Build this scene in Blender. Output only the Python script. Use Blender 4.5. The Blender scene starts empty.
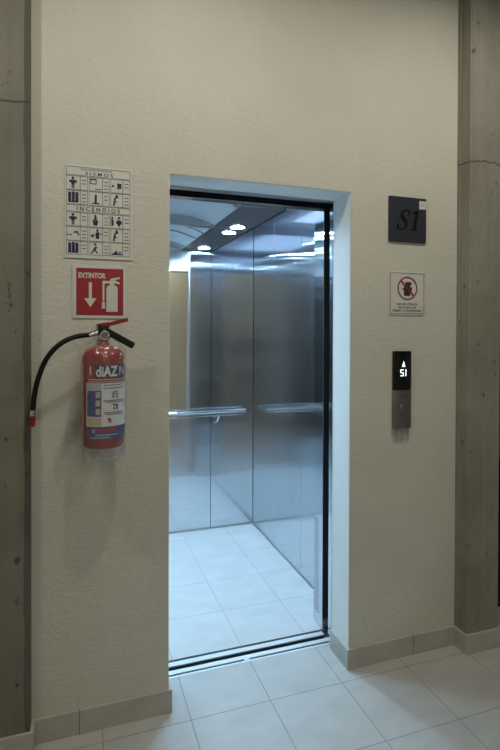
import bpy, bmesh, math, random
from mathutils import Vector, Matrix
random.seed(4)
SC = bpy.context.scene
COL = SC.collection
PI = math.pi

# ------------------------------------------------------------------ camera
H_EYE, D_EYE = 1.5776, 2.1
fw = Vector((0.3241063, 0.9459802, -0.00875075))
rt = Vector((0.9460206, -0.32408882, 0.00338642))
up = Vector((-0.000367471, 0.009375947, 0.999955977))
cd = bpy.data.cameras.new('camera'); cam = bpy.data.objects.new('camera', cd); COL.objects.link(cam)
cd.sensor_fit = 'HORIZONTAL'; cd.sensor_width = 24.0; cd.lens = 513.25/500*24.0
cd.shift_y = -40.99/500; cd.clip_start = 0.02
cam.matrix_world = Matrix(((rt.x, up.x, -fw.x, 0), (rt.y, up.y, -fw.y, -D_EYE), (rt.z, up.z, -fw.z, H_EYE), (0, 0, 0, 1)))
SC.camera = cam

# ------------------------------------------------------------------ world, hall lamps and added fill, exposure
w = bpy.data.worlds.new('world'); SC.world = w; w.use_nodes = True
w.node_tree.nodes['Background'].inputs[0].default_value = (0.75, 0.78, 0.7, 1)
w.node_tree.nodes['Background'].inputs[1].default_value = 0.0
SC.view_settings.view_transform = 'Standard'; SC.view_settings.look = 'None'
SC.view_settings.exposure = 0.0; SC.view_settings.gamma = 1.0; SC.view_settings.use_curve_mapping = False

def area(name, loc, size, power, color, rot=(0, 0, 0)):
    l = bpy.data.lights.new(name, 'AREA'); l.shape = 'RECTANGLE'; l.size, l.size_y = size
    l.energy = power; l.color = color
    o = bpy.data.objects.new(name, l); o.location = loc; o.rotation_euler = rot; COL.objects.link(o); return o
WARM = (1.0, 0.955, 0.82)
for lx in (-0.85, 0.42, 1.68): area('hall_light', (lx, -0.86, 3.26), (0.08, 0.08), 10.6, WARM)
area('hall_light', (0.9, -3.85, 3.26), (1.6, 0.25), 23, WARM)  # unseen fill light, added to brighten the back wall mirrored in the cab

# ------------------------------------------------------------------ materials
def mat(name, color=(.5, .5, .5), rough=.5, metal=0.0, **kw):
    m = bpy.data.materials.new(name); m.use_nodes = True
    b = m.node_tree.nodes['Principled BSDF']
    b.inputs['Base Color'].default_value = (*color, 1); b.inputs['Roughness'].default_value = rough
    b.inputs['Metallic'].default_value = metal
    for k, v in kw.items(): b.inputs[k.replace('_', ' ')].default_value = v
    return m
def nd(m, t, **kw):
    n = m.node_tree.nodes.new(t)
    for k, v in kw.items(): setattr(n, k, v)
    return n
def lk(m, a, b): m.node_tree.links.new(a, b)
def bsdf(m): return m.node_tree.nodes['Principled BSDF']
def coords(m, scale=(1, 1, 1)):
    t = nd(m, 'ShaderNodeTexCoord'); mp = nd(m, 'ShaderNodeMapping'); mp.inputs['Scale'].default_value = scale
    lk(m, t.outputs['Object'], mp.inputs['Vector']); return mp.outputs['Vector']
def noise(m, vec, scale, detail=4, rough=.55):
    n = nd(m, 'ShaderNodeTexNoise'); n.inputs['Scale'].default_value = scale; n.inputs['Detail'].default_value = detail
    n.inputs['Roughness'].default_value = rough; lk(m, vec, n.inputs['Vector']); return n.outputs['Fac']
def ramp(m, fac, stops):
    r = nd(m, 'ShaderNodeValToRGB'); e = r.color_ramp.elements
    while len(e) < len(stops): e.new(.5)
    for q, (p, c) in zip(e, stops): q.position = p; q.color = (*c, 1)
    lk(m, fac, r.inputs['Fac']); return r.outputs['Color']
def mixc(m, fac, a, b, blend='MIX'):
    n = nd(m, 'ShaderNodeMix', data_type='RGBA', blend_type=blend)
    for s, v in ((n.inputs['Factor'], fac), (n.inputs[6], a), (n.inputs[7], b)):
        if isinstance(v, (int, float)): s.default_value = v
        elif isinstance(v, tuple): s.default_value = (*v, 1)
        else: lk(m, v, s)
    return n.outputs[2]
def math_(m, op, a, b=None):
    n = nd(m, 'ShaderNodeMath', operation=op)
    for i, v in enumerate((a, b)):
        if v is None: continue
        if isinstance(v, (int, float)): n.inputs[i].default_value = v
        else: lk(m, v, n.inputs[i])
    return n.outputs[0]
def bump(m, h, strength, dist):
    b = nd(m, 'ShaderNodeBump'); b.inputs['Strength'].default_value = strength; b.inputs['Distance'].default_value = dist
    lk(m, h, b.inputs['Height']); lk(m, b.outputs['Normal'], bsdf(m).inputs['Normal'])

def plaster(name, ca, cb):
    m = mat(name, ca, .85); v = coords(m)
    lk(m, ramp(m, noise(m, v, 2.2, 5), [(.35, ca), (.7, cb)]), bsdf(m).inputs['Base Color'])
    v2 = coords(m, (34, 34, 58)); v3 = coords(m, (110, 110, 150))
    h = math_(m, 'ADD', noise(m, v2, 1.0, 3, .6), math_(m, 'MULTIPLY', noise(m, v3, 1.0, 2), .35))
    bump(m, h, .55, .0055); return m
M = {}
M['plaster'] = plaster('rough_plaster', (.55, .54, .48), (.60, .59, .525))
M['dado'] = plaster('hall_plaster', (.70, .67, .57), (.75, .72, .62))
def concrete(name, tint=1.0, edge=None):
    m = mat(name, (.2, .19, .16), .8)
    v = coords(m); a = noise(m, v, 3.0, 6, .65); vs = coords(m, (30, 30, 1.2)); s = noise(m, vs, 1.0, 4)
    c = ramp(m, a, [(.3, (.20, .19, .158)), (.55, (.265, .255, .213)), (.8, (.32, .305, .26))])
    c = mixc(m, .16, c, ramp(m, s, [(.35, (.12, .115, .095)), (.65, (.30, .29, .25))]))
    pits = ramp(m, noise(m, coords(m, (26, 26, 20)), 1.0, 2), [(.24, (.35, .33, .3)), (.33, (1, 1, 1))])
    c = mixc(m, 1.0, c, pits, 'MULTIPLY')
    # horizontal pour line crack
    sep = nd(m, 'ShaderNodeSeparateXYZ'); lk(m, v, sep.inputs[0])
    z = math_(m, 'ADD', sep.outputs['Z'], math_(m, 'MULTIPLY', noise(m, coords(m, (9, 9, 0)), 1.0, 2), .06))
    d = math_(m, 'ABSOLUTE', math_(m, 'SUBTRACT', z, 2.43), None)
    line = math_(m, 'LESS_THAN', d, .004)
    c = mixc(m, math_(m, 'MULTIPLY', line, .75), c, (.05, .045, .035))
    if edge is not None:    # darker band along the arris with a ragged edge
        xe = math_(m, 'ADD', sep.outputs['X'], math_(m, 'MULTIPLY', noise(m, coords(m, (6, 6, 5)), 1.0, 4), .02))
        c = mixc(m, math_(m, 'MULTIPLY', math_(m, 'GREATER_THAN', xe, edge), .6), c, (.07, .068, .055))
    if tint != 1.0: c = mixc(m, 1.0, c, (tint, tint, tint*.97), 'MULTIPLY')
    lk(m, c, bsdf(m).inputs['Base Color']); bump(m, math_(m, 'ADD', a, s), .5, .006); return m
M['concrete'] = concrete('board_concrete'); M['concrete_dark'] = concrete('darker_concrete', .74, -.163)  # left pillar: darker tint overall, dark band at the arris
def tile(name, T, ox, oy, base, grout):
    m = mat(name, base, .38); v = coords(m)
    sep = nd(m, 'ShaderNodeSeparateXYZ'); lk(m, v, sep.inputs[0])
    ids, edges = [], []
    for ax, o in (('X', ox), ('Y', oy)):
        u = math_(m, 'DIVIDE', math_(m, 'SUBTRACT', sep.outputs[ax], o), T)
        ids.append(math_(m, 'FLOOR', u)); f = math_(m, 'FRACT', u)
        e = math_(m, 'ABSOLUTE', math_(m, 'SUBTRACT', f, .5)); edges.append(math_(m, 'GREATER_THAN', e, .5 - .0026/T*.9))
    g = math_(m, 'MAXIMUM', *edges)
    cmb = nd(m, 'ShaderNodeCombineXYZ'); lk(m, ids[0], cmb.inputs[0]); lk(m, ids[1], cmb.inputs[1])
    wn = nd(m, 'ShaderNodeTexWhiteNoise', noise_dimensions='3D'); lk(m, cmb.outputs[0], wn.inputs['Vector'])
    n = noise(m, coords(m, (5, 9, 5)), 1.0, 6, .6)
    c = ramp(m, n, [(.3, tuple(x*.9 for x in base)), (.7, tuple(min(1, x*1.05) for x in base))])
    c = mixc(m, math_(m, 'MULTIPLY', wn.outputs['Value'], .10), c, tuple(x*.7 for x in base))
    c = mixc(m, g, c, grout)
    lk(m, c, bsdf(m).inputs['Base Color'])
    lk(m, math_(m, 'ADD', .36, math_(m, 'MULTIPLY', g, .4)), bsdf(m).inputs['Roughness'])
    bump(m, math_(m, 'SUBTRACT', 1.0, g), .4, .002); return m
M['tile'] = tile('floor_tile', .343, .4478, -.0777, (.44, .44, .425), (.28, .275, .265))
M['cabtile'] = tile('cab_tile', .345, .788-.55, .66-1.1, (.52, .52, .515), (.38, .38, .39))
M['skirt'] = mat('skirting_tile', (.36, .345, .315), .5)
lk(M['skirt'], ramp(M['skirt'], noise(M['skirt'], coords(M['skirt'], (6, 6, 14)), 1.0, 5), [(.3, (.38, .365, .335)), (.7, (.47, .455, .42))]), bsdf(M['skirt']).inputs['Base Color'])
def steel(name, col, rough, aniso, tangent=True):
    m = mat(name, col, rough, 1.0)
    n = noise(m, coords(m, (240, 240, 1.0)), 1.0, 3)
    lk(m, mixc(m, .10, col, ramp(m, n, [(.3, tuple(x*.75 for x in col)), (.7, tuple(min(1, x*1.15) for x in col))])), bsdf(m).inputs['Base Color'])
    if tangent:
        bsdf(m).inputs['Anisotropic'].default_value = aniso
        t = nd(m, 'ShaderNodeTangent', direction_type='UV_MAP'); t.uv_map = 'UVMap'
        lk(m, t.outputs[0], bsdf(m).inputs['Tangent'])
    return m
def brushed(name, col):
    m = steel(name, col, .075, .95); nt = m.node_tree; b0 = bsdf(m); out = nt.nodes['Material Output']
    b1 = nd(m, 'ShaderNodeBsdfPrincipled'); b1.inputs['Metallic'].default_value = 1; b1.inputs['Roughness'].default_value = .10; b1.inputs['Anisotropic'].default_value = 1
    lk(m, b0.inputs['Base Color'].links[0].from_socket, b1.inputs['Base Color'])
    tan = b0.inputs['Tangent'].links[0].from_socket; lk(m, tan, b1.inputs['Tangent'])
    geo = nd(m, 'ShaderNodeNewGeometry'); wn = nd(m, 'ShaderNodeTexWhiteNoise', noise_dimensions='3D')
    sc = nd(m, 'ShaderNodeVectorMath', operation='SCALE'); sc.inputs['Scale'].default_value = 913.7; lk(m, geo.outputs['Position'], sc.inputs[0]); lk(m, sc.outputs[0], wn.inputs['Vector'])
    t = math_(m, 'MULTIPLY', math_(m, 'SUBTRACT', wn.outputs['Value'], .5), 2.0)
    a = math_(m, 'MULTIPLY', math_(m, 'MULTIPLY', math_(m, 'MULTIPLY', t, t), t), .42)     # grooves tilt the normal sideways only
    tv = nd(m, 'ShaderNodeVectorMath', operation='SCALE'); lk(m, tan, tv.inputs[0]); lk(m, a, tv.inputs['Scale'])
    ad = nd(m, 'ShaderNodeVectorMath', operation='ADD'); lk(m, geo.outputs['Normal'], ad.inputs[0]); lk(m, tv.outputs[0], ad.inputs[1])
    nm = nd(m, 'ShaderNodeVectorMath', operation='NORMALIZE'); lk(m, ad.outputs[0], nm.inputs[0]); lk(m, nm.outputs[0], b1.inputs['Normal'])
    mx = nd(m, 'ShaderNodeMixShader'); mx.inputs[0].default_value = .55
    lk(m, b0.outputs[0], mx.inputs[1]); lk(m, b1.outputs[0], mx.inputs[2]); lk(m, mx.outputs[0], out.inputs['Surface'])
    return m
M['steel'] = brushed('brushed_steel', (.71, .745, .785))
M['steel_plain'] = steel('satin_steel', (.55, .57, .59), .28, 0, False)
M['ceil_steel'] = steel('ceiling_steel', (.42, .45, .52), .25, 0, False)
M['chrome'] = mat('chrome', (.78, .79, .80), .10, 1.0)
M['mirror'] = mat('mirror_glass', (.88, .90, .88), .015, 1.0)
M['alu'] = mat('aluminium', (.66, .67, .68), .5, .55)
M['dark_gap'] = mat('dark_groove', (.02, .022, .03), .6)
M['shaft'] = mat('shaft_black', (.012, .011, .012), .9)
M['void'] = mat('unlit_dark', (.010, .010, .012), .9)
M['acrylic'] = mat('white_acrylic', (.55, .59, .63), .3, 0, Transmission_Weight=.0)
M['white'] = mat('sign_white', (.58, .585, .555), .45)
M['grey_line'] = mat('sign_line', (.075, .075, .08), .5)
M['navy'] = mat('sign_navy', (.012, .010, .062), .5)
M['ink'] = mat('sign_ink', (.03, .03, .035), .5)
M['sign_red'] = mat('sign_red', (.28, .012, .020), .45)
M['plaque'] = mat('plaque_slate', (.027, .030, .046), .4)
M['plaque_black'] = mat('plaque_letter', (.003, .003, .004), .35)
M['red'] = mat('red_enamel', (.25, .018, .015), .22, 0, Coat_Weight=.7)
M['lever_red'] = mat('lever_red', (.24, .010, .014), .4)
M['black'] = mat('black_plastic', (.007, .007, .008), .4, 0, Specular_IOR_Level=.3)
M['rubber'] = mat('black_rubber', (.006, .006, .006), .55, 0, Specular_IOR_Level=.25)
M['glass_black'] = mat('panel_black', (.004, .004, .006), .12)
M['label_white'] = mat('label_white', (.62, .64, .68), .4)
M['label_grey'] = mat('label_grey', (.40, .41, .44), .4)
M['label_blue'] = mat('label_blue', (.045, .06, .20), .4)
M['label_navy'] = mat('label_navy', (.03, .03, .11), .4)
M['label_red'] = mat('label_red', (.32, .03, .03), .4)
M['label_cream'] = mat('label_cream', (.50, .40, .30), .4)
M['led'] = mat('led_white', (.9, .95, 1), .4, Emission_Color=(.85, .92, 1, 1), Emission_Strength=1.6)
M['blue_glint'] = mat('painted_blue_glint', (.03, .05, .2), .4, Emission_Color=(.05, .10, .5, 1), Emission_Strength=.12)  # faint glow painted in for a blue reflection on the call panel
M['lamp'] = mat('lamp_cool', (1, 1, 1), .4, Emission_Color=(.47, .76, 1, 1), Emission_Strength=560)
M['gauge'] = mat('gauge_face', (.16, .14, .11), .4)
M['vent'] = mat('vent_dark', (.10, .11, .13), .5)
M['ceiling'] = mat('ceiling_grey', (.42, .40, .35), .9)
def film(name, alpha, tint):
    m = bpy.data.materials.new(name); m.use_nodes = True; nt = m.node_tree; nt.nodes.clear()
    o = nt.nodes.new('ShaderNodeOutputMaterial'); t = nt.nodes.new('ShaderNodeBsdfTransparent'); g = nt.nodes.new('ShaderNodeBsdfGlossy')
    d = nt.nodes.new('ShaderNodeBsdfDiffuse'); d.inputs[0].default_value = (*tint, 1); g.inputs['Roughness'].default_value = .18
    m1 = nt.nodes.new('ShaderNodeMixShader'); m1.inputs[0].default_value = .35
    m2 = nt.nodes.new('ShaderNodeMixShader'); m2.inputs[0].default_value = alpha
    nt.links.new(d.outputs[0], m1.inputs[1]); nt.links.new(g.outputs[0], m1.inputs[2])
    nt.links.new(t.outputs[0], m2.inputs[1]); nt.links.new(m1.outputs[0], m2.inputs[2]); nt.links.new(m2.outputs[0], o.inputs[0]); return m
M['bag'] = film('clear_plastic', .10, (.7, .7, .7)); M['hem'] = film('crumpled_plastic', .5, (.6, .6, .59))
M['film'] = film('protective_film', .35, (.45, .45, .44))
M['panel_steel'] = mat('dark_brushed_plate', (.28, .28, .275), .35, 1.0)

# ------------------------------------------------------------------ mesh helpers
def box(bm, x0, x1, y0, y1, z0, z1, bev=0, seg=2):
    r = bmesh.ops.create_cube(bm, size=1.0)
    vs = r['verts']
    for v in vs: v.co = Vector(((x0+x1)/2 + v.co.x*(x1-x0), (y0+y1)/2 + v.co.y*(y1-y0), (z0+z1)/2 + v.co.z*(z1-z0)))
    if bev:
        es = list({e for v in vs for e in v.link_edges})
        bmesh.ops.bevel(bm, geom=es, offset=bev, segments=seg, affect='EDGES', profile=.5)
def bar(bm, p, q, wd, ht, updir=(0, 1, 0), bev=0, taper=1.0):
    """a bar from p to q; wd along updir, ht across"""
    p, q = Vector(p), Vector(q); a = (q-p).normalized(); u = Vector(updir); u = (u - a*u.dot(a)).normalized(); s = a.cross(u)
    vs = []
    for c, k in ((p, 1.0), (q, taper)):
        for i, j in ((-1, -1), (1, -1), (1, 1), (-1, 1)): vs.append(bm.verts.new(c + u*(i*wd/2*k) + s*(j*ht/2*k)))
    fs = [bm.faces.new([vs[i] for i in f]) for f in ((3, 2, 1, 0), (4, 5, 6, 7), (0, 1, 5, 4), (1, 2, 6, 5), (2, 3, 7, 6), (3, 0, 4, 7))]
    if bev: bmesh.ops.bevel(bm, geom=list({e for f in fs for e in f.edges}), offset=bev, segments=2, affect='EDGES')
def lathe(bm, prof, center=(0, 0, 0), seg=48, axis='Z', loop=False):
    rings = []
    for r, h in prof:
        ring = []
        for k in range(seg):
            a = 2*PI*k/seg; x, y = r*math.cos(a), r*math.sin(a)
            p = (x, y, h) if axis == 'Z' else ((x, -h, y) if axis == '-Y' else (h, x, y))
            ring.append(bm.verts.new(Vector(center)+Vector(p)))
        rings.append(ring)
    for A, B in zip(rings, rings[1:]):
        for k in range(seg): bm.faces.new((A[k], A[(k+1) % seg], B[(k+1) % seg], B[k]))
    if not loop: bm.faces.new(rings[0][::-1]); bm.faces.new(rings[-1])
def smooth_path(pts, n=8):
    P = [Vector(p) for p in pts]; P = [P[0]*2-P[1]] + P + [P[-1]*2-P[-2]]; out = []
    for i in range(1, len(P)-2):
        for k in range(n):
            t = k/n; a, b, c, d = P[i-1:i+3]
            out.append(.5*((2*b)+(c-a)*t+(2*a-5*b+4*c-d)*t*t+(3*b-a-3*c+d)*t**3))
    out.append(P[-2]); return out
def tube(bm, pts, r, seg=14, caps=True):
    rings = []; n = len(pts); ref = Vector((0, 1, 0))
    for i, p in enumerate(pts):
        a = (pts[min(i+1, n-1)]-pts[max(i-1, 0)]).normalized()
        u = ref - a*ref.dot(a)
        if u.length < .05: u = Vector((1, 0, 0)) - a*a.x
        u.normalize(); s = a.cross(u); rr = r[i] if isinstance(r, list) else r
        rings.append([bm.verts.new(p + (u*math.cos(2*PI*k/seg)+s*math.sin(2*PI*k/seg))*rr) for k in range(seg)])
    for A, B in zip(rings, rings[1:]):
        for k in range(seg): bm.faces.new((A[k], A[(k+1) % seg], B[(k+1) % seg], B[k]))
    if caps: bm.faces.new(rings[0][::-1]); bm.faces.new(rings[-1])
def prism(bm, pts, y0, y1):
    """polygon in the xz plane extruded from y0 (towards the viewer) to y1"""
    A = [bm.verts.new((x, y0, z)) for x, z in pts]; B = [bm.verts.new((x, y1, z)) for x, z in pts]; n = len(pts)
    for f in (A, B[::-1]): bm.faces.new(f)
    for k in range(n): bm.faces.new((A[k], B[k], B[(k+1) % n], A[(k+1) % n]))
def disc2(cx, cz, rx, rz=None, n=20): rz = rz or rx; return [(cx+rx*math.cos(2*PI*k/n), cz+rz*math.sin(2*PI*k/n)) for k in range(n)]
def rect2(x0, x1, z0, z1): return [(x0, z0), (x1, z0), (x1, z1), (x0, z1)]
def frame2(bm, x0, x1, z0, z1, t, y0, y1):
    for r in ((x0, x1, z1-t, z1), (x0, x1, z0, z0+t), (x0, x0+t, z0+t, z1-t), (x1-t, x1, z0+t, z1-t)): prism(bm, rect2(*r), y0, y1)
def ring2(bm, cx, cz, r0, r1, y0, y1, n=40):
    for k in range(n):
        a, b = 2*PI*k/n, 2*PI*(k+1)/n
        prism(bm, [(cx+r*math.cos(t), cz+r*math.sin(t)) for r, t in ((r0, a), (r1, a), (r1, b), (r0, b))], y0, y1)
def stroke2(bm, pts, wds, y0, y1):
    """a pen stroke along pts with the width wds at each point"""
    n = len(pts); L, R = [], []
    for i, (x, z) in enumerate(pts):
        a = Vector(pts[max(i-1, 0)]); b = Vector(pts[min(i+1, n-1)]); d = (b-a).normalized(); nn = Vector((-d.y, d.x))*wds[i]/2
        L.append((x+nn.x, z+nn.y)); R.append((x-nn.x, z-nn.y))
    for i in range(n-1): prism(bm, [L[i], R[i], R[i+1], L[i+1]], y0, y1)
def text_polys(body, bold=0.0):
    cu = bpy.data.curves.new('lettering', 'FONT'); cu.body = body; cu.size = 1; cu.offset = bold; cu.resolution_u = 3
    o = bpy.data.objects.new('lettering', cu); COL.objects.link(o); bpy.context.view_layer.update()
    me = bpy.data.meshes.new_from_object(o.evaluated_get(bpy.context.evaluated_depsgraph_get()))
    vs = [v.co.copy() for v in me.vertices]; fs = [tuple(p.vertices) for p in me.polygons]
    bpy.data.objects.remove(o); bpy.data.curves.remove(cu); bpy.data.meshes.remove(me)
    x0 = min(v.x for v in vs); x1 = max(v.x for v in vs); z0 = min(v.y for v in vs); z1 = max(v.y for v in vs)
    return [((v.x-x0)/(x1-x0), (v.y-z0)/(z1-z0)) for v in vs], fs
def text(bm, body, x0, x1, z0, z1, y0, bold=0.0):
    vs, fs = text_polys(body, bold)
    V = [bm.verts.new((x0+u*(x1-x0), y0, z0+v*(z1-z0))) for u, v in vs]
    for f in fs:
        try: bm.faces.new([V[i] for i in f])
        except ValueError: pass
def shade(me, ang=35):
    for p in me.polygons: p.use_smooth = True
    me.set_sharp_from_angle(angle=math.radians(ang))
def make(name, bm, m, parent=None, label=None, smooth=True, recalc=True):
    if recalc: bmesh.ops.recalc_face_normals(bm, faces=bm.faces[:])
    # UV: u runs horizontally, v runs up (grain direction of brushed metal)
    uv = bm.loops.layers.uv.new('UVMap')
    for f in bm.faces:
        n = f.normal
        for l in f.loops:
            c = l.vert.co
            l[uv].uv = (c.x, c.y) if abs(n.z) > .7 else ((c.y, c.z) if abs(n.x) > abs(n.y) else (c.x, c.z))
    me = bpy.data.meshes.new(name); bm.to_mesh(me); bm.free(); me.materials.append(m)
    if smooth: shade(me)
    o = bpy.data.objects.new(name, me); COL.objects.link(o)
    if parent:
        base = ROOT_LOC[parent.name]; me.transform(Matrix.Translation(-base)); o.parent = parent; ROOT_LOC[o.name] = base
    if label: o['label'] = label
    return o
ROOT_LOC = {}
def thing(name, loc, label=None, cat=None, group=None, kind=None):
    o = bpy.data.objects.new(name, None); o.location = loc; o.empty_display_size = .05; COL.objects.link(o)
    if label: o['label'] = label
    if cat: o['category'] = cat
    if group: o['group'] = group
    if kind: o['kind'] = kind
    ROOT_LOC[o.name] = Vector(loc); return o
def new(): return bmesh.new()
def struct(name, bm, m, label=None, smooth=False):
    o = make(name, bm, m, smooth=smooth); o['kind'] = 'structure'
    if label: o['label'] = label
    return o

# ------------------------------------------------------------------ hall shell
OX0, OX1, OZ = .368, 1.212, 2.215          # the opening in the plaster wall
RD = .165                                   # plaster part of the reveal
HC = 3.36
b = new(); box(b, -3.2, 5.0, -4.2, .195, -.12, 0); struct('floor', b, M['tile'])
b = new(); box(b, -3.2, 5.0, -4.2, .2, HC, HC+.1); struct('ceiling', b, M['ceiling'])
b = new()
box(b, -3.2, OX0, 0, .20, 0, HC); box(b, OX1, 2.02, 0, .20, 0, HC); box(b, OX0, OX1, 0, .20, OZ, HC)
struct('wall_front', b, M['plaster'])
b = new(); box(b, -3.3, 5.0, -4.3, -4.2, 0, HC); struct('wall_back', b, M['dado'])
b = new(); box(b, -3.3, -3.2, -4.2, .2, 0, HC); struct('wall_left', b, M['dado'])
b = new(); box(b, 5.0, 5.1, -4.2, 3.2, 0, HC); struct('wall_right', b, M['dado'])
# unlit passage beyond the right pillar
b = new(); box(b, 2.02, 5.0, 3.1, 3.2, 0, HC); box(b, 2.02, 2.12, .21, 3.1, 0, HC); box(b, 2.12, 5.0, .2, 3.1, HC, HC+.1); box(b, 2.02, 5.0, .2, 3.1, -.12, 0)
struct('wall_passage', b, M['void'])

# smooth lining of the reveal, whiter than the wall plaster
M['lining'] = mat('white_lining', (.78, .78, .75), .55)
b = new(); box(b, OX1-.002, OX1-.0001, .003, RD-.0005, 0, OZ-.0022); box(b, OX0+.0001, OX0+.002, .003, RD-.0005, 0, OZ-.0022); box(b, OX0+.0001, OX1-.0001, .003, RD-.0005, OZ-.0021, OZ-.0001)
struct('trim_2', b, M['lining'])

# pillars
b = new(); PX, PP = -.153, .06
prism(b, [(0, 0)]*0 or rect2(-.75, PX, 0, HC), -PP, -.0005)
bmesh.ops.bevel(b, geom=[e for e in b.edges if abs(e.verts[0].co.x-PX) < 1e-4 and abs(e.verts[1].co.x-PX) < 1e-4 and e.verts[0].co.y < -.05 and e.verts[1].co.y < -.05], offset=.018, segments=1, affect='EDGES')
struct('pillar_left', b, M['concrete_dark'])
b = new(); QX0, QX1, QP = 1.812, 2.003, .0874
# plan with a grooved formwork corner
plan = [(QX0, -.0005), (QX0, -.022), (QX0+.004, -.026), (QX0+.004, -.034), (QX0, -.038), (QX0, -.070), (QX0+.003, -.073), (QX0+.003, -.077), (QX0, -.080), (QX0, -QP+.002), (QX0+.002, -QP), (QX0+.006, -QP), (QX0+.009, -QP+.003), (QX0+.012, -QP), (QX1, -QP), (QX1, -.0005)]
A = [b.verts.new((x, y, 0)) for x, y in plan]; Bv = [b.verts.new((x, y, HC)) for x, y in plan]
b.faces.new(A); b.faces.new(Bv[::-1])
for k in range(len(plan)): b.faces.new((A[k], A[(k+1) % len(plan)], Bv[(k+1) % len(plan)], Bv[k]))
b2 = b; struct('pillar_right', b2, M['concrete'])

# skirting tiles: each run is its own piece with mitred returns
HB, TB = .093, .012
def skirt(name, pts):
    """plan polyline along the wall face; tile thickness to its viewer side"""
    b = new(); off = []
    n = len(pts); P = [Vector(p) for p in pts]
    for i in range(n):
        ds = []
        if i > 0: ds.append((P[i]-P[i-1]).normalized())
        if i < n-1: ds.append((P[i+1]-P[i]).normalized())
        ns = [Vector((d.y, -d.x)) for d in ds]
        if len(ns) == 2: m = (ns[0]+ns[1]); m = m/(m.length_squared/2) if m.length > .1 else ns[0]
        else: m = ns[0]
        off.append(P[i]+m*TB)
    for i in range(n-1):
        q = [P[i], off[i], off[i+1], P[i+1]]
        lo = [b.verts.new((v.x, v.y, 0)) for v in q]; hi = [b.verts.new((v.x, v.y, HB)) for v in q]
        b.faces.new(lo); b.faces.new(hi[::-1])
        for k in range(4): b.faces.new((lo[k], lo[(k+1) % 4], hi[(k+1) % 4], hi[k]))
    return struct(name, b, M['skirt'])
skirt('baseboard_left', [(-.75, -PP), (PX, -PP), (PX, 0), (OX0+.002, 0), (OX0+.002, RD)])
skirt('baseboard_right', [(OX1-.002, RD), (OX1-.002, 0), (QX0, 0), (QX0, -QP), (QX1, -QP), (QX1, -.0)])
# thin mortar joints where one skirting tile meets the next
b = new()
for x in (.02, 1.56): box(b, x-.0012, x+.0012, -TB-.0006, -.001, .001, HB+.0004)
struct('trim_1', b, M['grey_line'])

# landing door frame, sill and the dark shaft behind
dr = thing('door_1', (.79, .2, 0), kind='structure')
b = new(); box(b, OX0, OX0+.008, RD, .20, .0, OZ-.008); make('door_jamb', b, M['steel'], dr)
b = new(); box(b, OX1-.004, OX1+.004, RD, .2005, .0, OZ-.008); make('door_jamb', b, M['steel'], dr)
b = new(); box(b, OX0, OX1, RD, .20, OZ-.008, OZ-.0005); make('door_lintel', b, M['steel_plain'], dr)
b = new()
for y0, y1, zt in ((.195, .206, 0), (.206, .218, -.012), (.218, .245, 0)): box(b, OX0-.3, OX1+.06, y0, y1, -.05, zt+.0005)
sill = make('landing_sill', b, M['alu'], dr)
b = new(); box(b, OX0-.3, .765, .2062, .2178, -.0118, -.0025); box(b, .80, OX1+.05, .2062, .2178, -.0118, -.0025); make('sill_groove', b, M['dark_gap'], sill)
b = new(); box(b, .768, .797, .2062, .2178, -.0023, .0012, .002); make('guide_shoe', b, M['alu'], sill)
b = new(); box(b, -.75, 1.6, 1.98, 2.06, -.8, HC); box(b, -.75, -.65, .2, 1.98, -.8, HC); box(b, 1.56, 1.64, .2, 1.98, -.8, HC); box(b, -.65, 1.56, .2, 1.98, -.88, -.8); box(b, -.65, 1.56, .2, 1.98, HC-.3, HC-.2)
box(b, -.65, 1.56, .196, .246, -.8, -.0505)
box(b, -.65, OX0-.001, .2005, .204, .001, HC-.31); box(b, OX1+.005, 1.56, .2005, .204, .001, HC-.31); box(b, OX0-.001, OX1+.005, .2005, .204, OZ+.001, HC-.31)
struct('wall_shaft', b, M['shaft'])

# ------------------------------------------------------------------ elevator cab
CX0, CX1, CY0, CY1, CZ, CR = -.275, 1.375, .413, 1.83, 2.2, 2.42
el = thing('elevator_cab', (.55, 1.1, 0), 'open brushed steel elevator cab with tiled floor, seen through the doorway', 'elevator')
b = new(); box(b, CX0-.03, CX1+.03, .322, CY1+.03, -.06, 0); make('cab_floor', b, M['cabtile'], el)
b = new()
for y0, y1, zb, zt in ((.275, .304, -.005, 0), (.304, .3205, -.03, -.012), (.3205, .3219, -.03, 0)): box(b, OX0-.05, 1.2255, y0, y1, zb, zt+.0005)
cs = make('car_sill', b, M['alu'], el)
b = new(); box(b, OX0-.05, 1.2245, .3042, .3203, -.0113, -.002); make('sill_groove', b, M['dark_gap'], cs)
b = new(); box(b, OX0-.05, 1.2255, .277, .3038, -.35, -.0055); make('gap_shade', b, M['dark_gap'], cs)  # near-black block added below the sill so the gap reads as shaded
g = .0016
for x0, x1 in ((-.275, .32), (.32, .67), (.67, 1.022), (1.022, CX1)):
    b = new(); box(b, x0+g, x1-g, CY1, CY1+.02, .012, CR, .0012, 1); make('back_panel', b, M['steel'], el)
for y0, y1 in ((CY0, .90), (.90, 1.376), (1.376, CY1)):
    b = new(); box(b, CX1, CX1+.02, y0+g, y1-g, .012, CR, .0012, 1); make('side_panel', b, M['steel'], el)
    b = new(); box(b, CX0-.02, CX0, y0+g, y1-g, .012, CR, .0012, 1); make('side_panel', b, M['steel'], el)
# black backing seen in the joints, and the roof
b = new(); box(b, CX0-.03, CX1+.03, CY1+.0205, CY1+.03, 0.001, CR); box(b, CX1+.0205, CX1+.03, .42, CY1+.02, 0.001, CR); box(b, CX0-.03, CX0-.0205, .42, CY1+.02, 0.001, CR); make('cab_shell', b, M['dark_gap'], el)
b = new(); box(b, CX0-.03, CX1+.03, .31, CY1+.03, CR+.0005, CR+.03); make('cab_roof', b, M['steel_plain'], el)
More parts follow.
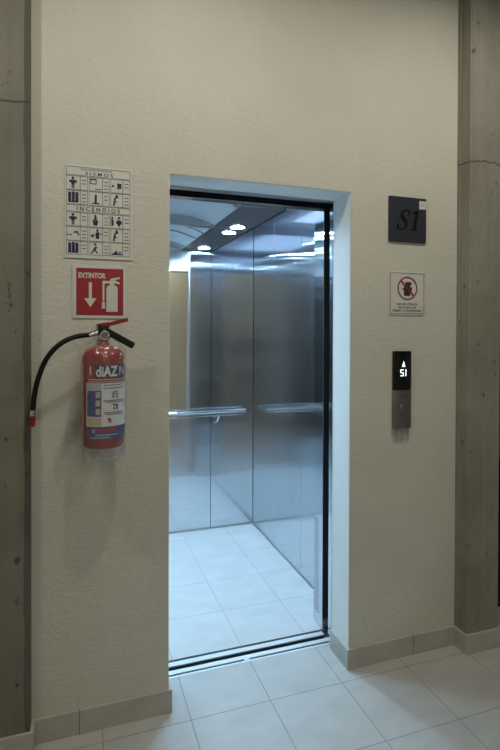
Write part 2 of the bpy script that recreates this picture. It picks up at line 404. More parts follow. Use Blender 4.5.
# kick strip along the floor
b = new(); box(b, CX0, CX1, CY1-.004, CY1-.0003, .0005, .012); box(b, CX1-.004, CX1-.0003, CY0, CY1-.004, .0005, .012); make('floor_edging', b, M['steel_plain'], el)
# entrance post with the perforated strip
b = new(); box(b, 1.2285, CX1+.02, .306, CY0-.002, .003, CR, .001, 1); post = make('entrance_post', b, M['steel'], el)
b = new()
for r in range(34):
    z = .075+r*.0148
    for c in range(3):
        y = .345+c*.019 + (.006 if r % 2 else 0)
        box(b, 1.2276, 1.2286, y, y+.012, z, z+.005)
make('vent_slots', b, M['vent'], post, smooth=False)
b = new(); box(b, CX0-.02, OX0-.03, .306, CY0-.002, .003, CR, .001, 1); make('front_return', b, M['steel'], el)
b = new(); box(b, OX0-.029, 1.2275, .306, .36, 2.205, CR, .001, 1); make('cab_header', b, M['steel'], el)
# mirror on the back wall
b = new(); box(b, .25, .851, CY1-.008, CY1-.0004, .945, 2.036); fr = make('mirror_frame', b, M['steel_plain'], el)
b = new(); box(b, .262, .828, CY1-.010, CY1-.0081, .957, 2.026); make('mirror', b, M['mirror'], fr)
b = new(); box(b, .8285, .8405, CY1-.0115, CY1-.0081, .957, 2.026); make('mirror_edge', b, M['chrome'], fr)
b = new(); box(b, .25, .851, CY1-.008, CY1-.0004, 2.037, 2.185); make('header_strip', b, M['steel_plain'], el)
# handrail: two flat bars on slanted brackets
b = new(); tube(b, [Vector((-.19, 1.768, .936)), Vector((1.286, 1.768, .936))], .0145, 18); hr = make('handrail', b, M['chrome'], el)
b = new(); box(b, -.19, 1.286, 1.762, 1.776, .902, .913, .003); make('lower_rail', b, M['chrome'], hr)
for x in (-.02, .52, 1.07):
    b = new(); tube(b, [Vector((x, 1.770, .915)), Vector((x-.006, 1.785, .862)), Vector((x-.012, CY1-.0005, .842))], .008, 10); make('rail_bracket', b, M['chrome'], hr)
# suspended ceiling: steel strips with downlights and a vaulted acrylic middle
for sx, px0, px1 in ((1, .80, 1.046), (-1, .054, .30)):
    for y0, y1 in ((.37, .945), (.955, CY1-.004)):
        b = new(); box(b, px0, px1, y0, y1, CZ, CZ+.03, .002, 1); make('ceiling_panel', b, M['ceil_steel'], el)
    xa = px1-.010 if sx > 0 else px0
    b = new(); box(b, xa, xa+.010, .37, CY1-.004, CZ-.0045, CZ-.0005); make('panel_lip', b, M['dark_gap'], el)
    xl = .934 if sx > 0 else .166
    for y in (.861, 1.044, 1.70):
        b = new(); lathe(b, [(.052, -.001), (.050, -.007), (.044, -.008), (.042, -.006), (.042, 0), (.050, 0), (.052, -.001)], (xl, y, CZ-.0005), 32, loop=True); dl = make('downlight', b, M['chrome'], el)
        b = new(); lathe(b, [(.0405, -.0020), (.0405, -.0006)], (xl, y, CZ-.0010), 32); make('lamp_disc', b, M['lamp'], dl)
# unseen fill light added in the ceiling void to lift the upper walls
tl = bpy.data.lights.new('void_fill', 'AREA'); tl.shape = 'RECTANGLE'; tl.size, tl.size_y = 1.2, .9; tl.energy = 5; tl.color = (.45, .68, 1)
to = bpy.data.objects.new('void_fill', tl); COL.objects.link(to); to.location = (.55, 1.1, CR-.008)
def arc(x0, x1, rise, n=20): return [(x0+(x1-x0)*k/n, rise*(1-(2*k/n-1)**2)) for k in range(n+1)]
def vault(b, y0, y1, x0, x1, z, rise, th):
    A = arc(x0, x1, rise)
    for (xa, ha), (xb, hb) in zip(A, A[1:]):
        vs = [b.verts.new((x, y, z+h)) for y in (y0, y1) for x, h in ((xa, ha), (xb, hb), (xb, hb+th), (xa, ha+th))]
        for f in ((3, 2, 1, 0), (4, 5, 6, 7), (0, 1, 5, 4), (2, 3, 7, 6)): b.faces.new([vs[i] for i in f])
for y0, y1 in ((.37, .895), (.945, CY1-.004)):
    b = new(); vault(b, y0, y1, .302, .798, CZ+.004, .055, .006); bmesh.ops.remove_doubles(b, verts=b.verts[:], dist=1e-5); make('ceiling_diffuser', b, M['acrylic'], el)
for y in (.41, 1.165, 1.38, 1.74):
    b = new(); vault(b, y-.007, y+.007, .301, .799, CZ-.003, .053, .008); bmesh.ops.remove_doubles(b, verts=b.verts[:], dist=1e-5); make('ceiling_rib', b, M['steel_plain'], el)
b = new(); A = arc(.302, .798, .052); prism(b, [(.302, CZ-.006)]+[(.798, CZ-.006)]+[(x, CZ+h) for x, h in A[::-1]], .895, .944); make('ceiling_beam', b, M['steel_plain'], el)

# ------------------------------------------------------------------ signs on the wall
EPS = .0005
def uvrect(X0, X1, Z0, Z1): return lambda u, v: (X0+u*(X1-X0), Z1-v*(Z1-Z0))
# emergency instructions
sg = thing('emergency_sign', (.092, 0, 1.85), 'white emergency instruction sign with navy pictograms, above the red extinguisher sign', 'sign')
b = new(); box(b, -.036, .221, -.004, -EPS, 1.851, 2.212, .0012, 1); make('sign_plate', b, M['white'], sg)
q = uvrect(-.029, .212, 1.866, 2.204); Y0, Y1 = -.0047, -.0042
cols = [(0, .21, .325), (.345, .555, .66), (.68, .875, .995)]
rows = [(.105, .265), (.27, .428), (.52, .678), (.684, .842), (.848, 1.0)]
heads = [(0, .098), (.435, .512)]
gl, tx = new(), new()
def fr(u0, u1, v0, v1, t=.0014):
    (xa, za), (xb, zb) = q(u0, v1), q(u1, v0); frame2(gl, xa, xb, za, zb, t, Y0, Y1)
for v0, v1 in heads: fr(0, .995, v0, v1)
for v0, v1 in rows:
    for u0, um, u1 in cols: fr(u0, um+.004, v0, v1); fr(um, u1, v0, v1)
make('border_lines', gl, M['grey_line'], sg, smooth=False)
(xa, za), (xb, zb) = q(.29, .085), q(.72, .050); text(tx, 'S I S M O S', xa, xb, za, zb, -.0046, .010); make('sign_lettering', tx, M['ink'], sg, smooth=False, recalc=False); tx = new()
(xa, za), (xb, zb) = q(.22, .036), q(.70, .014); text(tx, 'QUE HACER EN CASO DE', xa, xb, za, zb, -.0046, .012); make('sign_lettering', tx, M['ink'], sg, smooth=False, recalc=False); tx = new()
(xa, za), (xb, zb) = q(.16, .499), q(.83, .452); text(tx, 'I N C E N D I O S', xa, xb, za, zb, -.0046, .018)
make('sign_lettering', tx, M['ink'], sg, smooth=False, recalc=False)
for ri, (v0, v1) in enumerate(rows):
    for ci, (u0, um, u1) in enumerate(cols):
        cp = new()
        for k in range(2 + (ri*3+ci) % 2):
            (xa, za), (xb, zb) = q(um+.03, v0+(v1-v0)*(.32+.25*k)), q(u1-.025, v0+(v1-v0)*(.26+.25*k))
            prism(cp, rect2(xa, xb, za, zb), -.0046, Y1)
        make('caption_text', cp, M['grey_line'], sg, smooth=False)
def cellpoly(ci, ri, shapes):
    u0, um, _ = cols[ci]; v0, v1 = rows[ri]
    pc = new()
    for s in shapes:
        P = [q(u0+(um-u0)*a, v1-(v1-v0)*c) for a, c in s]; prism(pc, P, -.0046, Y1)
    make('pictogram', pc, M['navy'], sg, smooth=False)
R4 = lambda a, c, d, e: [(a, c), (d, c), (d, e), (a, e)]
man = [disc2(.48, .82, .1, .1, 12), R4(.36, .38, .6, .7), R4(.22, .5, .36, .68), R4(.6, .5, .76, .68), R4(.39, .1, .47, .38), R4(.51, .1, .59, .38)]
lean = [disc2(.5, .82, .1, .1, 12), [(.2, .1), (.34, .1), (.42, .6), (.66, .72), (.6, .82), (.3, .66)], [(.34, .4), (.5, .3), (.54, .36), (.4, .5)]]
doors = [R4(.14, .14, .36, .86), R4(.4, .14, .62, .9), R4(.66, .14, .88, .86), R4(.14, .12, .88, .2)]
cellpoly(0, 0, man); cellpoly(0, 2, man); cellpoly(0, 1, doors); cellpoly(0, 4, doors)
cellpoly(1, 0, [R4(.08, .5, .14, .86), R4(.5, .5, .56, .86), R4(.08, .5, .56, .56), R4(.08, .8, .56, .9), R4(.45, .12, .95, .18)])
cellpoly(1, 1, [R4(.2, .12, .8, .2), R4(.42, .2, .58, .6), disc2(.5, .7, .1, .1, 12)])
cellpoly(2, 0, [disc2(.2, .5, .1, .08, 10), R4(.55, .35, .9, .72), R4(.6, .25, .7, .35)])
cellpoly(2, 1, lean); cellpoly(2, 3, lean)
cellpoly(1, 2, [disc2(.48, .80, .09, .1, 12), [(.25, .5), (.7, .5), (.62, .12), (.34, .12)], R4(.36, .52, .6, .68)])
cellpoly(2, 2, [disc2(.16, .78, .08, .09, 12), R4(.08, .2, .26, .66), disc2(.7, .78, .09, .09, 12), disc2(.7, .45, .24, .18, 16), R4(.62, .15, .78, .4)])
cellpoly(0, 3, [disc2(.1, .42, .06, .06, 8), R4(.22, .36, .4, .44), [(.5, .62), (.8, .7), (.95, .4), (.88, .36), (.74, .56), (.5, .54)]])
cellpoly(1, 3, [disc2(.62, .8, .09, .1, 12), R4(.5, .2, .76, .68), R4(.76, .54, 1.0, .6), R4(.16, .3, .36, .5), R4(.36, .46, .5, .52)])
cellpoly(1, 4, [disc2(.46, .82, .09, .09, 12), [(.3, .4), (.5, .7), (.62, .6), (.44, .3)], [(.12, .12), (.22, .1), (.42, .36), (.34, .42)], [(.42, .34), (.6, .12), (.68, .16), (.5, .4)]])
cellpoly(2, 4, [R4(.1, .1, .95, .2), [(.25, .2), (.5, .45), (.62, .2)], disc2(.78, .3, .08, .09, 12)])

# extinguisher sign
sg = thing('extinguisher_sign', (.094, 0, 1.62), 'square red EXTINTOR sign with white arrow, above the fire extinguisher', 'sign')
b = new(); box(b, -.008, .198, -.004, -EPS, 1.619, 1.826, .0012, 1); make('sign_plate', b, M['white'], sg)
q = uvrect(-.008, .198, 1.619, 1.826)
(xa, za), (xb, zb) = q(.075, .94), q(.935, .055); b = new(); box(b, xa, xb, -.0046, -.0041, za, zb); make('red_field', b, M['sign_red'], sg, smooth=False)
def quv(b, pts, y0=-.0052, y1=-.0047): prism(b, [q(u, v) for u, v in pts], y0, y1)
b = new()
quv(b, [(.30, .32), (.30, .62), (.355, .62), (.355, .32)]); quv(b, [(.215, .62), (.44, .62), (.328, .79)])
make('arrow', b, M['white'], sg, smooth=False)
b = new()
quv(b, [(.62, .87), (.83, .87), (.83, .42), (.80, .37), (.65, .37), (.62, .42)])
quv(b, [(.685, .37), (.765, .37), (.765, .28), (.685, .28)])
quv(b, [(.69, .28), (.70, .24), (.87, .205), (.875, .235), (.765, .275)]); quv(b, [(.765, .27), (.87, .31), (.86, .345), (.765, .32)])
quv(b, [(.55, .285), (.685, .285), (.685, .33), (.585, .335), (.585, .66), (.55, .66)]); quv(b, [(.545, .68), (.59, .68), (.60, .81), (.535, .81)])
make('extinguisher_icon', b, M['white'], sg, smooth=False)
b = new(); (xa, za), (xb, zb) = q(.115, .245), q(.61, .14); text(b, 'EXTINTOR', xa, xb, za, zb, -.0050, .045); make('sign_lettering', b, M['white'], sg, smooth=False, recalc=False)

# floor plaque S1
sg = thing('floor_plaque', (1.516, 0, 2.0), 'dark slate floor plaque with black italic S1, high beside the elevator', 'sign')
b = new(); box(b, 1.412, 1.621, -.010, -EPS, 2.0, 2.215, .0015, 1); make('plaque_plate', b, M['plaque'], sg)
q = uvrect(1.412, 1.621, 2.0, 2.215)
b = new(); SP = [(.535, .37), (.515, .315), (.445, .295), (.365, .32), (.325, .39), (.35, .455), (.415, .515), (.455, .585), (.43, .665), (.36, .715), (.27, .705), (.215, .64)]
pts = smooth_path([(*q(u, v), 0) for u, v in SP], 5); n = len(pts)
wds = [.005+.014*math.exp(-((i/(n-1)-.5)/.2)**2)+.004*(abs(i/(n-1)-.5) > .45) for i in range(n)]
stroke2(b, [(p.x, p.y) for p in pts], wds, -.0115, -.0101)
stroke2(b, [q(.548, .29), q(.528, .40)], [.004, .006], -.0115, -.0101); stroke2(b, [q(.232, .60), q(.205, .725)], [.006, .004], -.0115, -.0101)
stroke2(b, [q(.745, .295), q(.665, .70)], [.016, .016], -.0115, -.0101)
stroke2(b, [q(.60, .365), q(.67, .335), q(.745, .30)], [.005, .007, .012], -.0115, -.0101); stroke2(b, [q(.585, .712), q(.755, .712)], [.0065, .0065], -.0115, -.0101)
make('plaque_lettering', b, M['plaque_black'], sg, smooth=False)
b = new(); (xa, za), (xb, zb) = q(.80, .245), q(.985, .06); box(b, xa, xb, -.0113, -.0101, za, zb, .0003, 1); tg = make('white_tag', b, M['white'], sg)
b = new(); (xa, za), (xb, zb) = q(.84, .17), q(.95, .14); box(b, xa, xb, -.0117, -.0114, za, zb); make('tag_line', b, M['label_grey'], tg)

# no-lift-in-emergency sign
sg = thing('warning_sign', (1.518, 0, 1.645), 'white warning sign with red crossed circle, below the dark slate plaque', 'sign')
b = new(); box(b, 1.4175, 1.620, -.004, -EPS, 1.649, 1.858, .0012, 1); make('sign_plate', b, M['white'], sg)
q = uvrect(1.4225, 1.615, 1.656, 1.852)
b = new(); (xa, za), (xb, zb) = q(0, 1), q(1, 0); frame2(b, xa, xb, za, zb, .0022, -.0047, -.0042); make('border_lines', b, M['grey_line'], sg, smooth=False)
b = new(); P = lambda *a: prism(b, [q(u, v) for u, v in a], -.0047, -.0042)
P((.40, .56), (.58, .56), (.58, .30), (.62, .30), (.62, .22), (.44, .22), (.44, .30), (.40, .30)); P((.33, .40), (.40, .36), (.40, .42)); P((.58, .34), (.63, .34), (.63, .44), (.58, .44))
make('pictogram', b, M['ink'], sg, smooth=False)
b = new(); cx, cz = q(.50, .375); ring2(b, cx, cz, .050, .056, -.0055, -.0048)
s = .0475*.72; stroke2(b, [(cx-s, cz+s), (cx+s, cz-s)], [.009, .009], -.0055, -.0049); make('prohibition_ring', b, M['sign_red'], sg, smooth=False)
b = new()
for t, u0, u1, v0, v1 in (('NO SE UTILICE', .20, .79, .74, .79), ('EN CASO DE', .25, .76, .82, .87), ('SISMO O INCENDIO', .07, .92, .90, .95)):
    (xa, za), (xb, zb) = q(u0, v1), q(u1, v0); text(b, t, xa, xb, za, zb, -.0046, .025)
make('sign_lettering', b, M['ink'], sg, smooth=False, recalc=False)

# hall call panel
cpn = thing('call_panel', (1.487, 0, 1.105), 'slim vertical elevator call panel with lit display and steel lower half', 'elevator panel')
X0, X1, ZB, ZM, ZT = 1.4375, 1.5365, 1.106, 1.291, 1.477
b = new(); box(b, X0, X1, -.016, -EPS, ZM, ZT, .0035, 2); dp = make('display', b, M['glass_black'], cpn)
b = new(); box(b, X0, X1, -.016, -EPS, ZB, ZM-.0006, .0035, 2); make('steel_plate', b, M['panel_steel'], cpn)
b = new(); cx = 1.492
prism(b, [(cx-.009, 1.402), (cx+.009, 1.402), (cx, 1.430)], -.0168, -.0162); make('arrow', b, M['led'], dp, smooth=False)
b = new(); Z0 = 1.357; hh = .032; t = .0042
def seg(x0, x1, z0, z1): prism(b, [(x0+(z0-Z0)*.0, z0), (x1, z0), (x1, z1), (x0, z1)], -.0168, -.0162)
sx = 1.4735
seg(sx, sx+.019, Z0+hh-t, Z0+hh); seg(sx, sx+t, Z0+hh/2, Z0+hh-t); seg(sx+t, sx+.019, Z0+hh/2-t/2, Z0+hh/2+t/2); seg(sx+.019-t, sx+.019, Z0+t, Z0+hh/2-t/2); seg(sx, sx+.019, Z0, Z0+t)
seg(sx+.029, sx+.029+t, Z0+hh/2+.001, Z0+hh); seg(sx+.029, sx+.029+t, Z0, Z0+hh/2-.001)
make('display_digits', b, M['led'], dp, smooth=False)
b = new(); lathe(b, [(.018, .0162), (.018, .0186), (.016, .0198), (.0001, .0198)], (1.490, 0, 1.205), 32, '-Y'); bt = make('call_button', b, M['panel_steel'], cpn)
b = new(); prism(b, [(1.480, 1.240), (1.500, 1.240), (1.490, 1.256)], -.0168, -.0162); make('blue_reflection', b, M['blue_glint'], cpn, label='small blue reflection shaped as an arrow', smooth=False)  # blue reflection above the button, painted as a faintly glowing arrow
b = new()
N = 10
for k in range(N):
    xa, xb = X0+.003+(X1-X0-.006)*k/N, X0+.003+(X1-X0-.006)*(k+1)/N
    ya, yb = -.006-.002*math.sin(k*1.7), -.006-.002*math.sin((k+1)*1.7)
    za, zb = 1.044+.006*math.sin(k*2.1), 1.044+.006*math.sin((k+1)*2.1)
    vs = [b.verts.new(p) for p in ((xa, ya, za), (xb, yb, zb), (xb, yb, ZB+.004), (xa, ya, ZB+.004), (xa, ya+.0004, za), (xb, yb+.0004, zb), (xb, yb+.0004, ZB+.004), (xa, ya+.0004, ZB+.004))]
    for f in ((0, 1, 2, 3), (7, 6, 5, 4), (0, 4, 5, 1), (3, 2, 6, 7)): b.faces.new([vs[i] for i in f])
make('protective_film', b, M['film'], cpn, label='loose clear protective film hanging below the plate')

# ------------------------------------------------------------------ fire extinguisher
EX, EY, ER = .1035, -.098, .0775
fe = thing('fire_extinguisher', (EX, 0, 1.14), 'red fire extinguisher in clear plastic, hung on the plaster wall with a black hose', 'fire extinguisher')
prof = [(.0005, 1.150), (.060, 1.146), (ER-.008, 1.142), (ER-.002, 1.148), (ER, 1.156)]
prof += [(ER, 1.468)]+[(ER*math.cos(a)+(.018)*(1-math.cos(a)), 1.468+.050*math.sin(a)) for a in [PI/2*k/10 for k in range(1, 10)]]+[(.022, 1.519), (.0195, 1.530), (.0195, 1.541)]
b = new(); lathe(b, prof, (EX, EY, 0), 64); make('cylinder', b, M['red'], fe)
b = new(); lathe(b, [(.024, 1.5385), (.025, 1.541), (.025, 1.551), (.021, 1.555)], (EX, EY, 0), 32); make('neck_ring', b, M['chrome'], fe)
b = new(); box(b, EX-.019, EX+.020, EY-.019, EY+.019, 1.5552, 1.592, .005, 2); vb = make('valve', b, M['black'], fe)
b = new(); lathe(b, [(.009, .019), (.009, .028), (.0175, .029), (.0175, .039), (.0155, .0415), (.0001, .0415)], (EX+.003, EY, 1.5545), 28, '-Y'); ga = make('pressure_gauge', b, M['chrome'], fe)
b = new(); lathe(b, [(.013, .0416), (.013, .0421), (.0001, .0421)], (EX+.003, EY, 1.5545), 24, '-Y'); make('gauge_dial', b, M['gauge'], ga)
b = new(); bar(b, (EX-.020, EY, 1.588), (EX+.024, EY, 1.594), .026, .020, bev=.003); bar(b, (EX+.012, EY, 1.593), (EX+.090, EY, 1.614), .022, .014, bev=.002); make('squeeze_lever', b, M['lever_red'], fe)
b = new(); bar(b, (EX+.008, EY, 1.571), (EX+.112, EY, 1.513), .024, .025, bev=.003); make('carry_handle', b, M['black'], fe)
# hose with ferrules
hp = [(.078, EY, 1.561), (.055, EY-.002, 1.556), (.003, EY-.012, 1.548), (-.049, EY-.016, 1.522), (-.094, EY-.012, 1.470), (-.123, EY-.004, 1.396), (-.136, EY+.004, 1.335), (-.141, EY+.008, 1.281)]
b = new(); tube(b, smooth_path(hp[1:], 8), .0092, 16); ho = make('hose', b, M['rubber'], fe)
b = new(); tube(b, [Vector((EX-.018, EY, 1.566)), Vector((.052, EY-.002, 1.5555))], .0105, 16); make('hose_ferrule', b, M['chrome'], ho)
b = new(); tube(b, [Vector((-.141, EY+.008, 1.2835)), Vector((-.1425, EY+.009, 1.262))], .0105, 16); make('hose_ferrule', b, M['chrome'], ho)
b = new(); tube(b, [Vector((-.1425, EY+.009, 1.2625)), Vector((-.1435, EY+.0095, 1.243)), Vector((-.144, EY+.010, 1.224))], [.0098, .0105, .0088], 16); make('hose_nozzle', b, M['lever_red'], ho)
# wall bracket
b = new(); box(b, EX-.02, EX+.02, -.012, -EPS, 1.42, 1.60, .001, 1); box(b, EX-.014, EX+.014, EY+.0215, -.012, 1.556, 1.563); make('wall_bracket', b, M['steel_plain'], fe)
# printed label wrapped round the body
F0 = math.atan2(-EX, D_EYE+EY)              # azimuth of the viewer seen from the axis
def cyl(x, z, r): return (EX+r*math.sin(x), EY-r*math.cos(x), z)
def px2a(px): return F0+math.asin(max(-1, min(1, (px-102.7)/22.3)))
def patch(b, a0, a1, z0, z1, r):
    n = max(2, int(abs(a1-a0)/.08))
    for k in range(n):
        t0, t1 = a0+(a1-a0)*k/n, a0+(a1-a0)*(k+1)/n
        b.faces.new([b.verts.new(cyl(*p, r)) for p in ((t0, z0), (t1, z0), (t1, z1), (t0, z1))])
def wrap_text(b, body, px0, px1, z0, z1, r, bold=.0):
    vs, fs = text_polys(body, bold); V = []
    a0, a1 = px2a(px0), px2a(px1); t = new()
    for u, v in vs: V.append(t.verts.new((u, v, 0)))
    for f in fs:
        try: t.faces.new([V[i] for i in f])
        except ValueError: pass
    bmesh.ops.triangulate(t, faces=t.faces[:]); bmesh.ops.subdivide_edges(t, edges=t.edges[:], cuts=3, use_grid_fill=True)
    t.verts.index_update(); W = [b.verts.new(cyl(a0+v.co.x*(a1-a0), z0+v.co.y*(z1-z0), r)) for v in t.verts]
    for f in t.faces: b.faces.new([W[v.index] for v in f.verts])
    t.free()
zz = lambda py: 1.578-(py-329.6)/276.5
r0 = ER+.0006
b = new(); patch(b, px2a(86), F0+1.95, zz(427.5), zz(384), r0); lab = make('label', b, M['label_white'], fe, recalc=False)
def lp(name, m, items, r=r0+.0004):
    b = new()
    for px0, px1, py0, py1 in items:
        patch(b, px2a(px0), F0+1.95 if px1 >= 125 else px2a(px1), zz(py1), zz(py0), r)
    return make(name, b, M[m], lab, recalc=False)
def lps(name, m, items, r=r0+.0004):
    for it in items: lp(name, m, [it], r)
lp('blue_band', 'label_navy', [(94.5, 125, 365.5, 378.5)])
lp('stripe', 'label_grey', [(88, 125, 379.8, 380.8), (88, 125, 382.2, 383)])
lp('blue_block', 'label_blue', [(86.8, 100.8, 391.5, 417.5)])
lp('grey_block', 'label_grey', [(86.8, 100.8, 384.6, 391)])
lp('cream_block', 'label_cream', [(87, 100.8, 418.5, 426.5)])
lp('bottom_band', 'label_blue', [(86.5, 125, 427.8, 441)])
b = new(); wrap_text(b, 'diAZ', 95.5, 117, zz(377.4), zz(366.6), r0+.0013, .035); wrap_text(b, 'N', 118.8, 123.4, zz(376.6), zz(367.4), r0+.0013, .0); patch(b, px2a(89.3), px2a(90.8), zz(375.5), zz(367.5), r0+.001)
make('label_lettering', b, M['label_white'], lab, recalc=False, smooth=False)
lps('icon', 'label_grey', [(95.2, 99.8, 392.8, 398.5), (95.2, 99.8, 409.5, 415.5)], r0+.0008)
lps('icon', 'label_cream', [(95.2, 99.8, 401, 407)], r0+.0008)
txt = []
for py in (385.6, 388.6, 401.2, 402.8, 413.2, 415): txt.append((105.5 if py not in (385.6,) else 103.5, 122.5, py, py+.7))
for py in (389, 401.6, 413.8): txt.append((103.4, 104.6, py-.7, py+.7))
lps('text_line', 'ink', txt, r0+.0008)
lps('figure', 'label_red', [(112, 113.4, 393, 399), (114.4, 117.5, 394.5, 396), (115.4, 117.2, 397, 399), (107, 110.5, 419, 421.4), (108.5, 111, 421.6, 423.6)], r0+.0008)
lps('figure', 'ink', [(112.2, 117, 405.3, 406.6), (115.6, 117.2, 406.6, 411), (113, 114.4, 408, 411), (112.8, 117, 392.4, 393.2)], r0+.0008)
lp('red_lettering', 'label_red', [(93.5, 96, 430, 433.4), (96.8, 99.2, 429.6, 433), (100, 102.4, 429.4, 432.8), (103.2, 105.6, 429.4, 432.8), (106.4, 109, 429.4, 432.8), (109.8, 112.2, 429.4, 432.8), (113, 115.4, 429.6, 433)], r0+.0008)
lp('small_lettering', 'label_grey', [(92, 94.6, 429.8, 433.8), (95, 117, 435.2, 436.4), (90, 110, 438, 439)], r0+.0008)
# clear bag over the body with a crinkled hem
b = new(); rings = []; SEG = 60
for i, (r, z) in enumerate([(.0815, 1.14), (.0825, 1.20), (.083, 1.30), (.083, 1.40), (.084, 1.47), (.0835, 1.495), (.072, 1.517), (.045, 1.535), (.030, 1.542)]):
    ring = []
    for k in range(SEG):
        a = 2*PI*k/SEG; wob = .0022*math.sin(5*a+i*.9)+.0016*math.sin(11*a-i*1.7)
        hem = 0
        rr = max(r, ER+.0035 if 1.15 < z < 1.47 else 0)+wob*(1.6 if i > 4 else .9)
        yk = rr*math.sin(a)
        ring.append(b.verts.new((EX+rr*math.cos(a), EY+min(yk, .094), z+hem)))
    rings.append(ring)
for A, B2 in zip(rings, rings[1:]):
    for k in range(SEG): b.faces.new((A[k], A[(k+1) % SEG], B2[(k+1) % SEG], B2[k]))
bag = make('plastic_bag', b, M['bag'], fe, label='clear crinkled plastic bag sleeve', recalc=True)
b = new(); rings = []
for i, z in enumerate((1.143, 1.130, 1.116, 1.102, 1.086)):
    ring = []
    for k in range(SEG):
        a = 2*PI*k/SEG; wob = (.0018+.0022*i)*math.sin(7*a+i*.7)+.0012*i*math.sin(13*a-i)
        rr = .0815-.002*i+wob; sq = 1-.13*i                       # the empty end falls flat
        ring.append(b.verts.new((EX+rr*math.cos(a)*(1-.01*i), EY+min(rr*math.sin(a)*sq, .094), z+(.006*math.sin(3*a+.6)+.004*math.sin(8*a))*i/4)))
    rings.append(ring)
for A, B2 in zip(rings, rings[1:]):
    for k in range(SEG): b.faces.new((A[k], A[(k+1) % SEG], B2[(k+1) % SEG], B2[k]))
make('bag_hem', b, M['hem'], bag, label='crumpled open end of the plastic bag')

# ------------------------------------------------------------------ the photographer in the hall, seen only as a dark shape in the steel
def skin(name, joints, edges, m, parent, sub=2):
    me = bpy.data.meshes.new(name); ks = list(joints); base = ROOT_LOC[parent.name]
    me.from_pydata([Vector(joints[k][0])-base for k in ks], [(ks.index(a), ks.index(c)) for a, c in edges], [])
    o = bpy.data.objects.new(name, me); COL.objects.link(o)
    o.modifiers.new('skin', 'SKIN')
    for k, v in zip(ks, me.skin_vertices[0].data): v.radius = joints[k][1] if isinstance(joints[k][1], tuple) else (joints[k][1],)*2
    me.skin_vertices[0].data[0].use_root = True
    sd = o.modifiers.new('sub', 'SUBSURF'); sd.levels = sd.render_levels = sub
    bpy.context.view_layer.update()
    me2 = bpy.data.meshes.new_from_object(o.evaluated_get(bpy.context.evaluated_depsgraph_get()))
    o.modifiers.clear(); o.data = me2; me2.materials.clear(); me2.materials.append(m)
    for p in me2.polygons: p.use_smooth = True
    o.parent = parent; ROOT_LOC[o.name] = base; return o
M['skin'] = mat('skin', (.42, .25, .17), .5); M['jacket'] = mat('navy_jacket', (.020, .024, .042), .8)
M['trousers'] = mat('dark_trousers', (.022, .022, .026), .85); M['hair'] = mat('black_hair', (.012, .010, .009), .6); M['shoe'] = mat('black_shoe', (.014, .014, .014), .5)
px_, py_ = -.04, -2.62
pn = thing('person', (px_, py_, 0), 'standing person in a navy jacket holding a camera up, mirrored in the elevator steel', 'person')
J = lambda x, y, z: (px_+x, py_+y, z)
j = {'pelvis': (J(0, 0, .92), (.135, .10)), 'waist': (J(0, 0, 1.06), (.125, .09)), 'chest': (J(0, .01, 1.26), (.15, .105)), 'neck0': (J(0, .01, 1.42), (.07, .06)), 'neck': (J(0, .025, 1.48), .05),
     'head': (J(0, .05, 1.575), (.075, .09)), 'crown': (J(0, .04, 1.66), (.06, .07))}
e = [('pelvis', 'waist'), ('waist', 'chest'), ('chest', 'neck0'), ('neck0', 'neck'), ('neck', 'head'), ('head', 'crown')]
for s, n in ((-1, 'l'), (1, 'r')):
    j.update({'sh'+n: (J(s*.17, .01, 1.37), .058), 'el'+n: (J(s*.25, .17, 1.20), .042), 'wr'+n: (J(s*.10, .30, 1.47), .028), 'pa'+n: (J(s*.078, .325, 1.525), (.030, .018)),
              'hip'+n: (J(s*.085, 0, .86), .085), 'kn'+n: (J(s*.10, .01, .48), .056), 'an'+n: (J(s*.11, -.02, .09), .040), 'to'+n: (J(s*.13, .13, .045), .035)})
    e += [('chest', 'sh'+n), ('sh'+n, 'el'+n), ('el'+n, 'wr'+n), ('wr'+n, 'pa'+n), ('pelvis', 'hip'+n), ('hip'+n, 'kn'+n), ('kn'+n, 'an'+n), ('an'+n, 'to'+n)]
skin('body', j, e, M['skin'], pn)
grow = lambda k, d: (j[k][0], tuple(x+d for x in (j[k][1] if isinstance(j[k][1], tuple) else (j[k][1],)*2)))
jj = {k: grow(k, .018) for k in ('pelvis', 'waist', 'chest', 'shl', 'ell', 'wrl', 'shr', 'elr', 'wrr')}; jj['collar'] = (J(0, .012, 1.43), (.075, .068))
skin('jacket', jj, [('pelvis', 'waist'), ('waist', 'chest'), ('chest', 'collar')]+[(a+n, c+n) for n in 'lr' for a, c in (('sh', 'el'), ('el', 'wr'))]+[('chest', 'shl'), ('chest', 'shr')], M['jacket'], pn)
jj = {k: grow(k, .02) for k in ('pelvis', 'hipl', 'knl', 'anl', 'hipr', 'knr', 'anr')}
skin('trousers', jj, [('pelvis', 'hipl'), ('hipl', 'knl'), ('knl', 'anl'), ('pelvis', 'hipr'), ('hipr', 'knr'), ('knr', 'anr')], M['trousers'], pn)
skin('hair', {'a': (J(0, .015, 1.665), (.085, .085)), 'b': (J(0, -.015, 1.60), (.078, .06)), 'c': (J(0, -.02, 1.54), (.06, .04))}, [('a', 'b'), ('b', 'c')], M['hair'], pn)
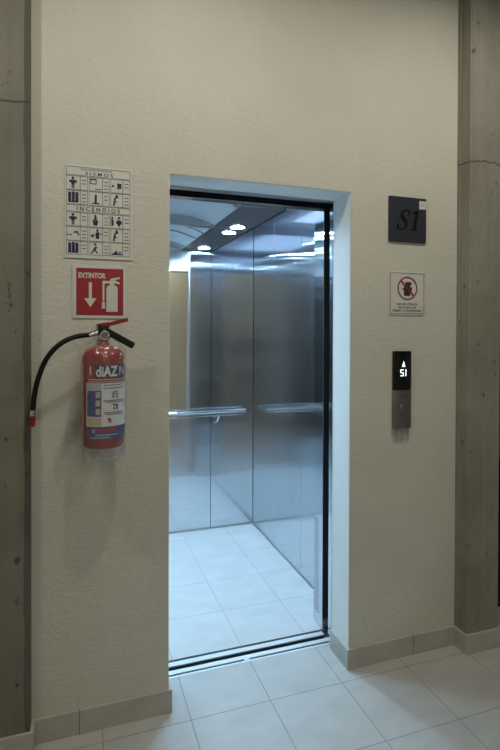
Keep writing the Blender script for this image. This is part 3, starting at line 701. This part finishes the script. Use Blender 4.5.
for s in (-1, 1):
    b = new(); lathe(b, [(.012, .0), (.012, .004), (.001, .009)], J(s*.032, .133, 1.590), 14, '-Y'); bmesh.ops.rotate(b, verts=b.verts[:], cent=J(s*.032, .133, 1.590), matrix=Matrix.Rotation(PI, 3, 'Z')); make('eye', b, M['hair'], pn)
    b = new(); lathe(b, [(.004, -.008), (.018, -.006), (.022, 0), (.016, .006), (.004, .006)], J(s*.080, .035, 1.58), 16, 'X'); make('ear', b, M['skin'], pn)
    skin('shoe', {'h': (J(s*.11, -.03, .055), (.045, .05)), 'm': (J(s*.12, .06, .045), (.048, .045)), 't': (J(s*.132, .15, .038), (.042, .035))}, [('h', 'm'), ('m', 't')], M['shoe'], pn)
    hx = s*.078
    for k, (dz, ln) in enumerate(((.040, .050), (.022, .056), (.004, .053), (-.014, .043))):
        skin('finger', {'a': (J(hx, .333, 1.525+dz), .0095), 'b': (J(hx-s*.006, .333+ln*.55, 1.527+dz), .0088), 'c': (J(hx-s*.016, .333+ln*.9, 1.526+dz), .0078)}, [('a', 'b'), ('b', 'c')], M['skin'], pn, 1)
    skin('thumb', {'a': (J(hx-s*.006, .318, 1.512), .0105), 'b': (J(hx-s*.022, .310, 1.526), .0095), 'c': (J(hx-s*.034, .312, 1.540), .0085)}, [('a', 'b'), ('b', 'c')], M['skin'], pn, 1)
b = new(); bar(b, J(0, .136, 1.585), J(0, .160, 1.562), .022, .02, (1, 0, 0), .006); make('nose', b, M['skin'], pn)
b = new(); bar(b, J(-.024, .136, 1.535), J(.024, .136, 1.535), .008, .012, (0, 1, 0), .003); make('mouth', b, M['lever_red'], pn)
cmr = thing('photo_camera', (px_, py_+.36, 1.5), 'black camera held up in the hands of the standing person', 'camera')
b = new(); box(b, px_-.048, px_+.048, py_+.335, py_+.378, 1.495, 1.582, .008); box(b, px_-.022, px_+.022, py_+.336, py_+.376, 1.583, 1.602, .005); make('camera_body', b, M['black'], cmr)
b = new(); lathe(b, [(.032, 0), (.034, .02), (.033, .055), (.028, .058), (.001, .050)], (px_, py_+.3785, 1.538), 28, '-Y'); bmesh.ops.rotate(b, verts=b.verts[:], cent=(px_, py_+.3785, 1.538), matrix=Matrix.Rotation(PI, 3, 'Z')); make('camera_lens', b, M['black'], cmr)
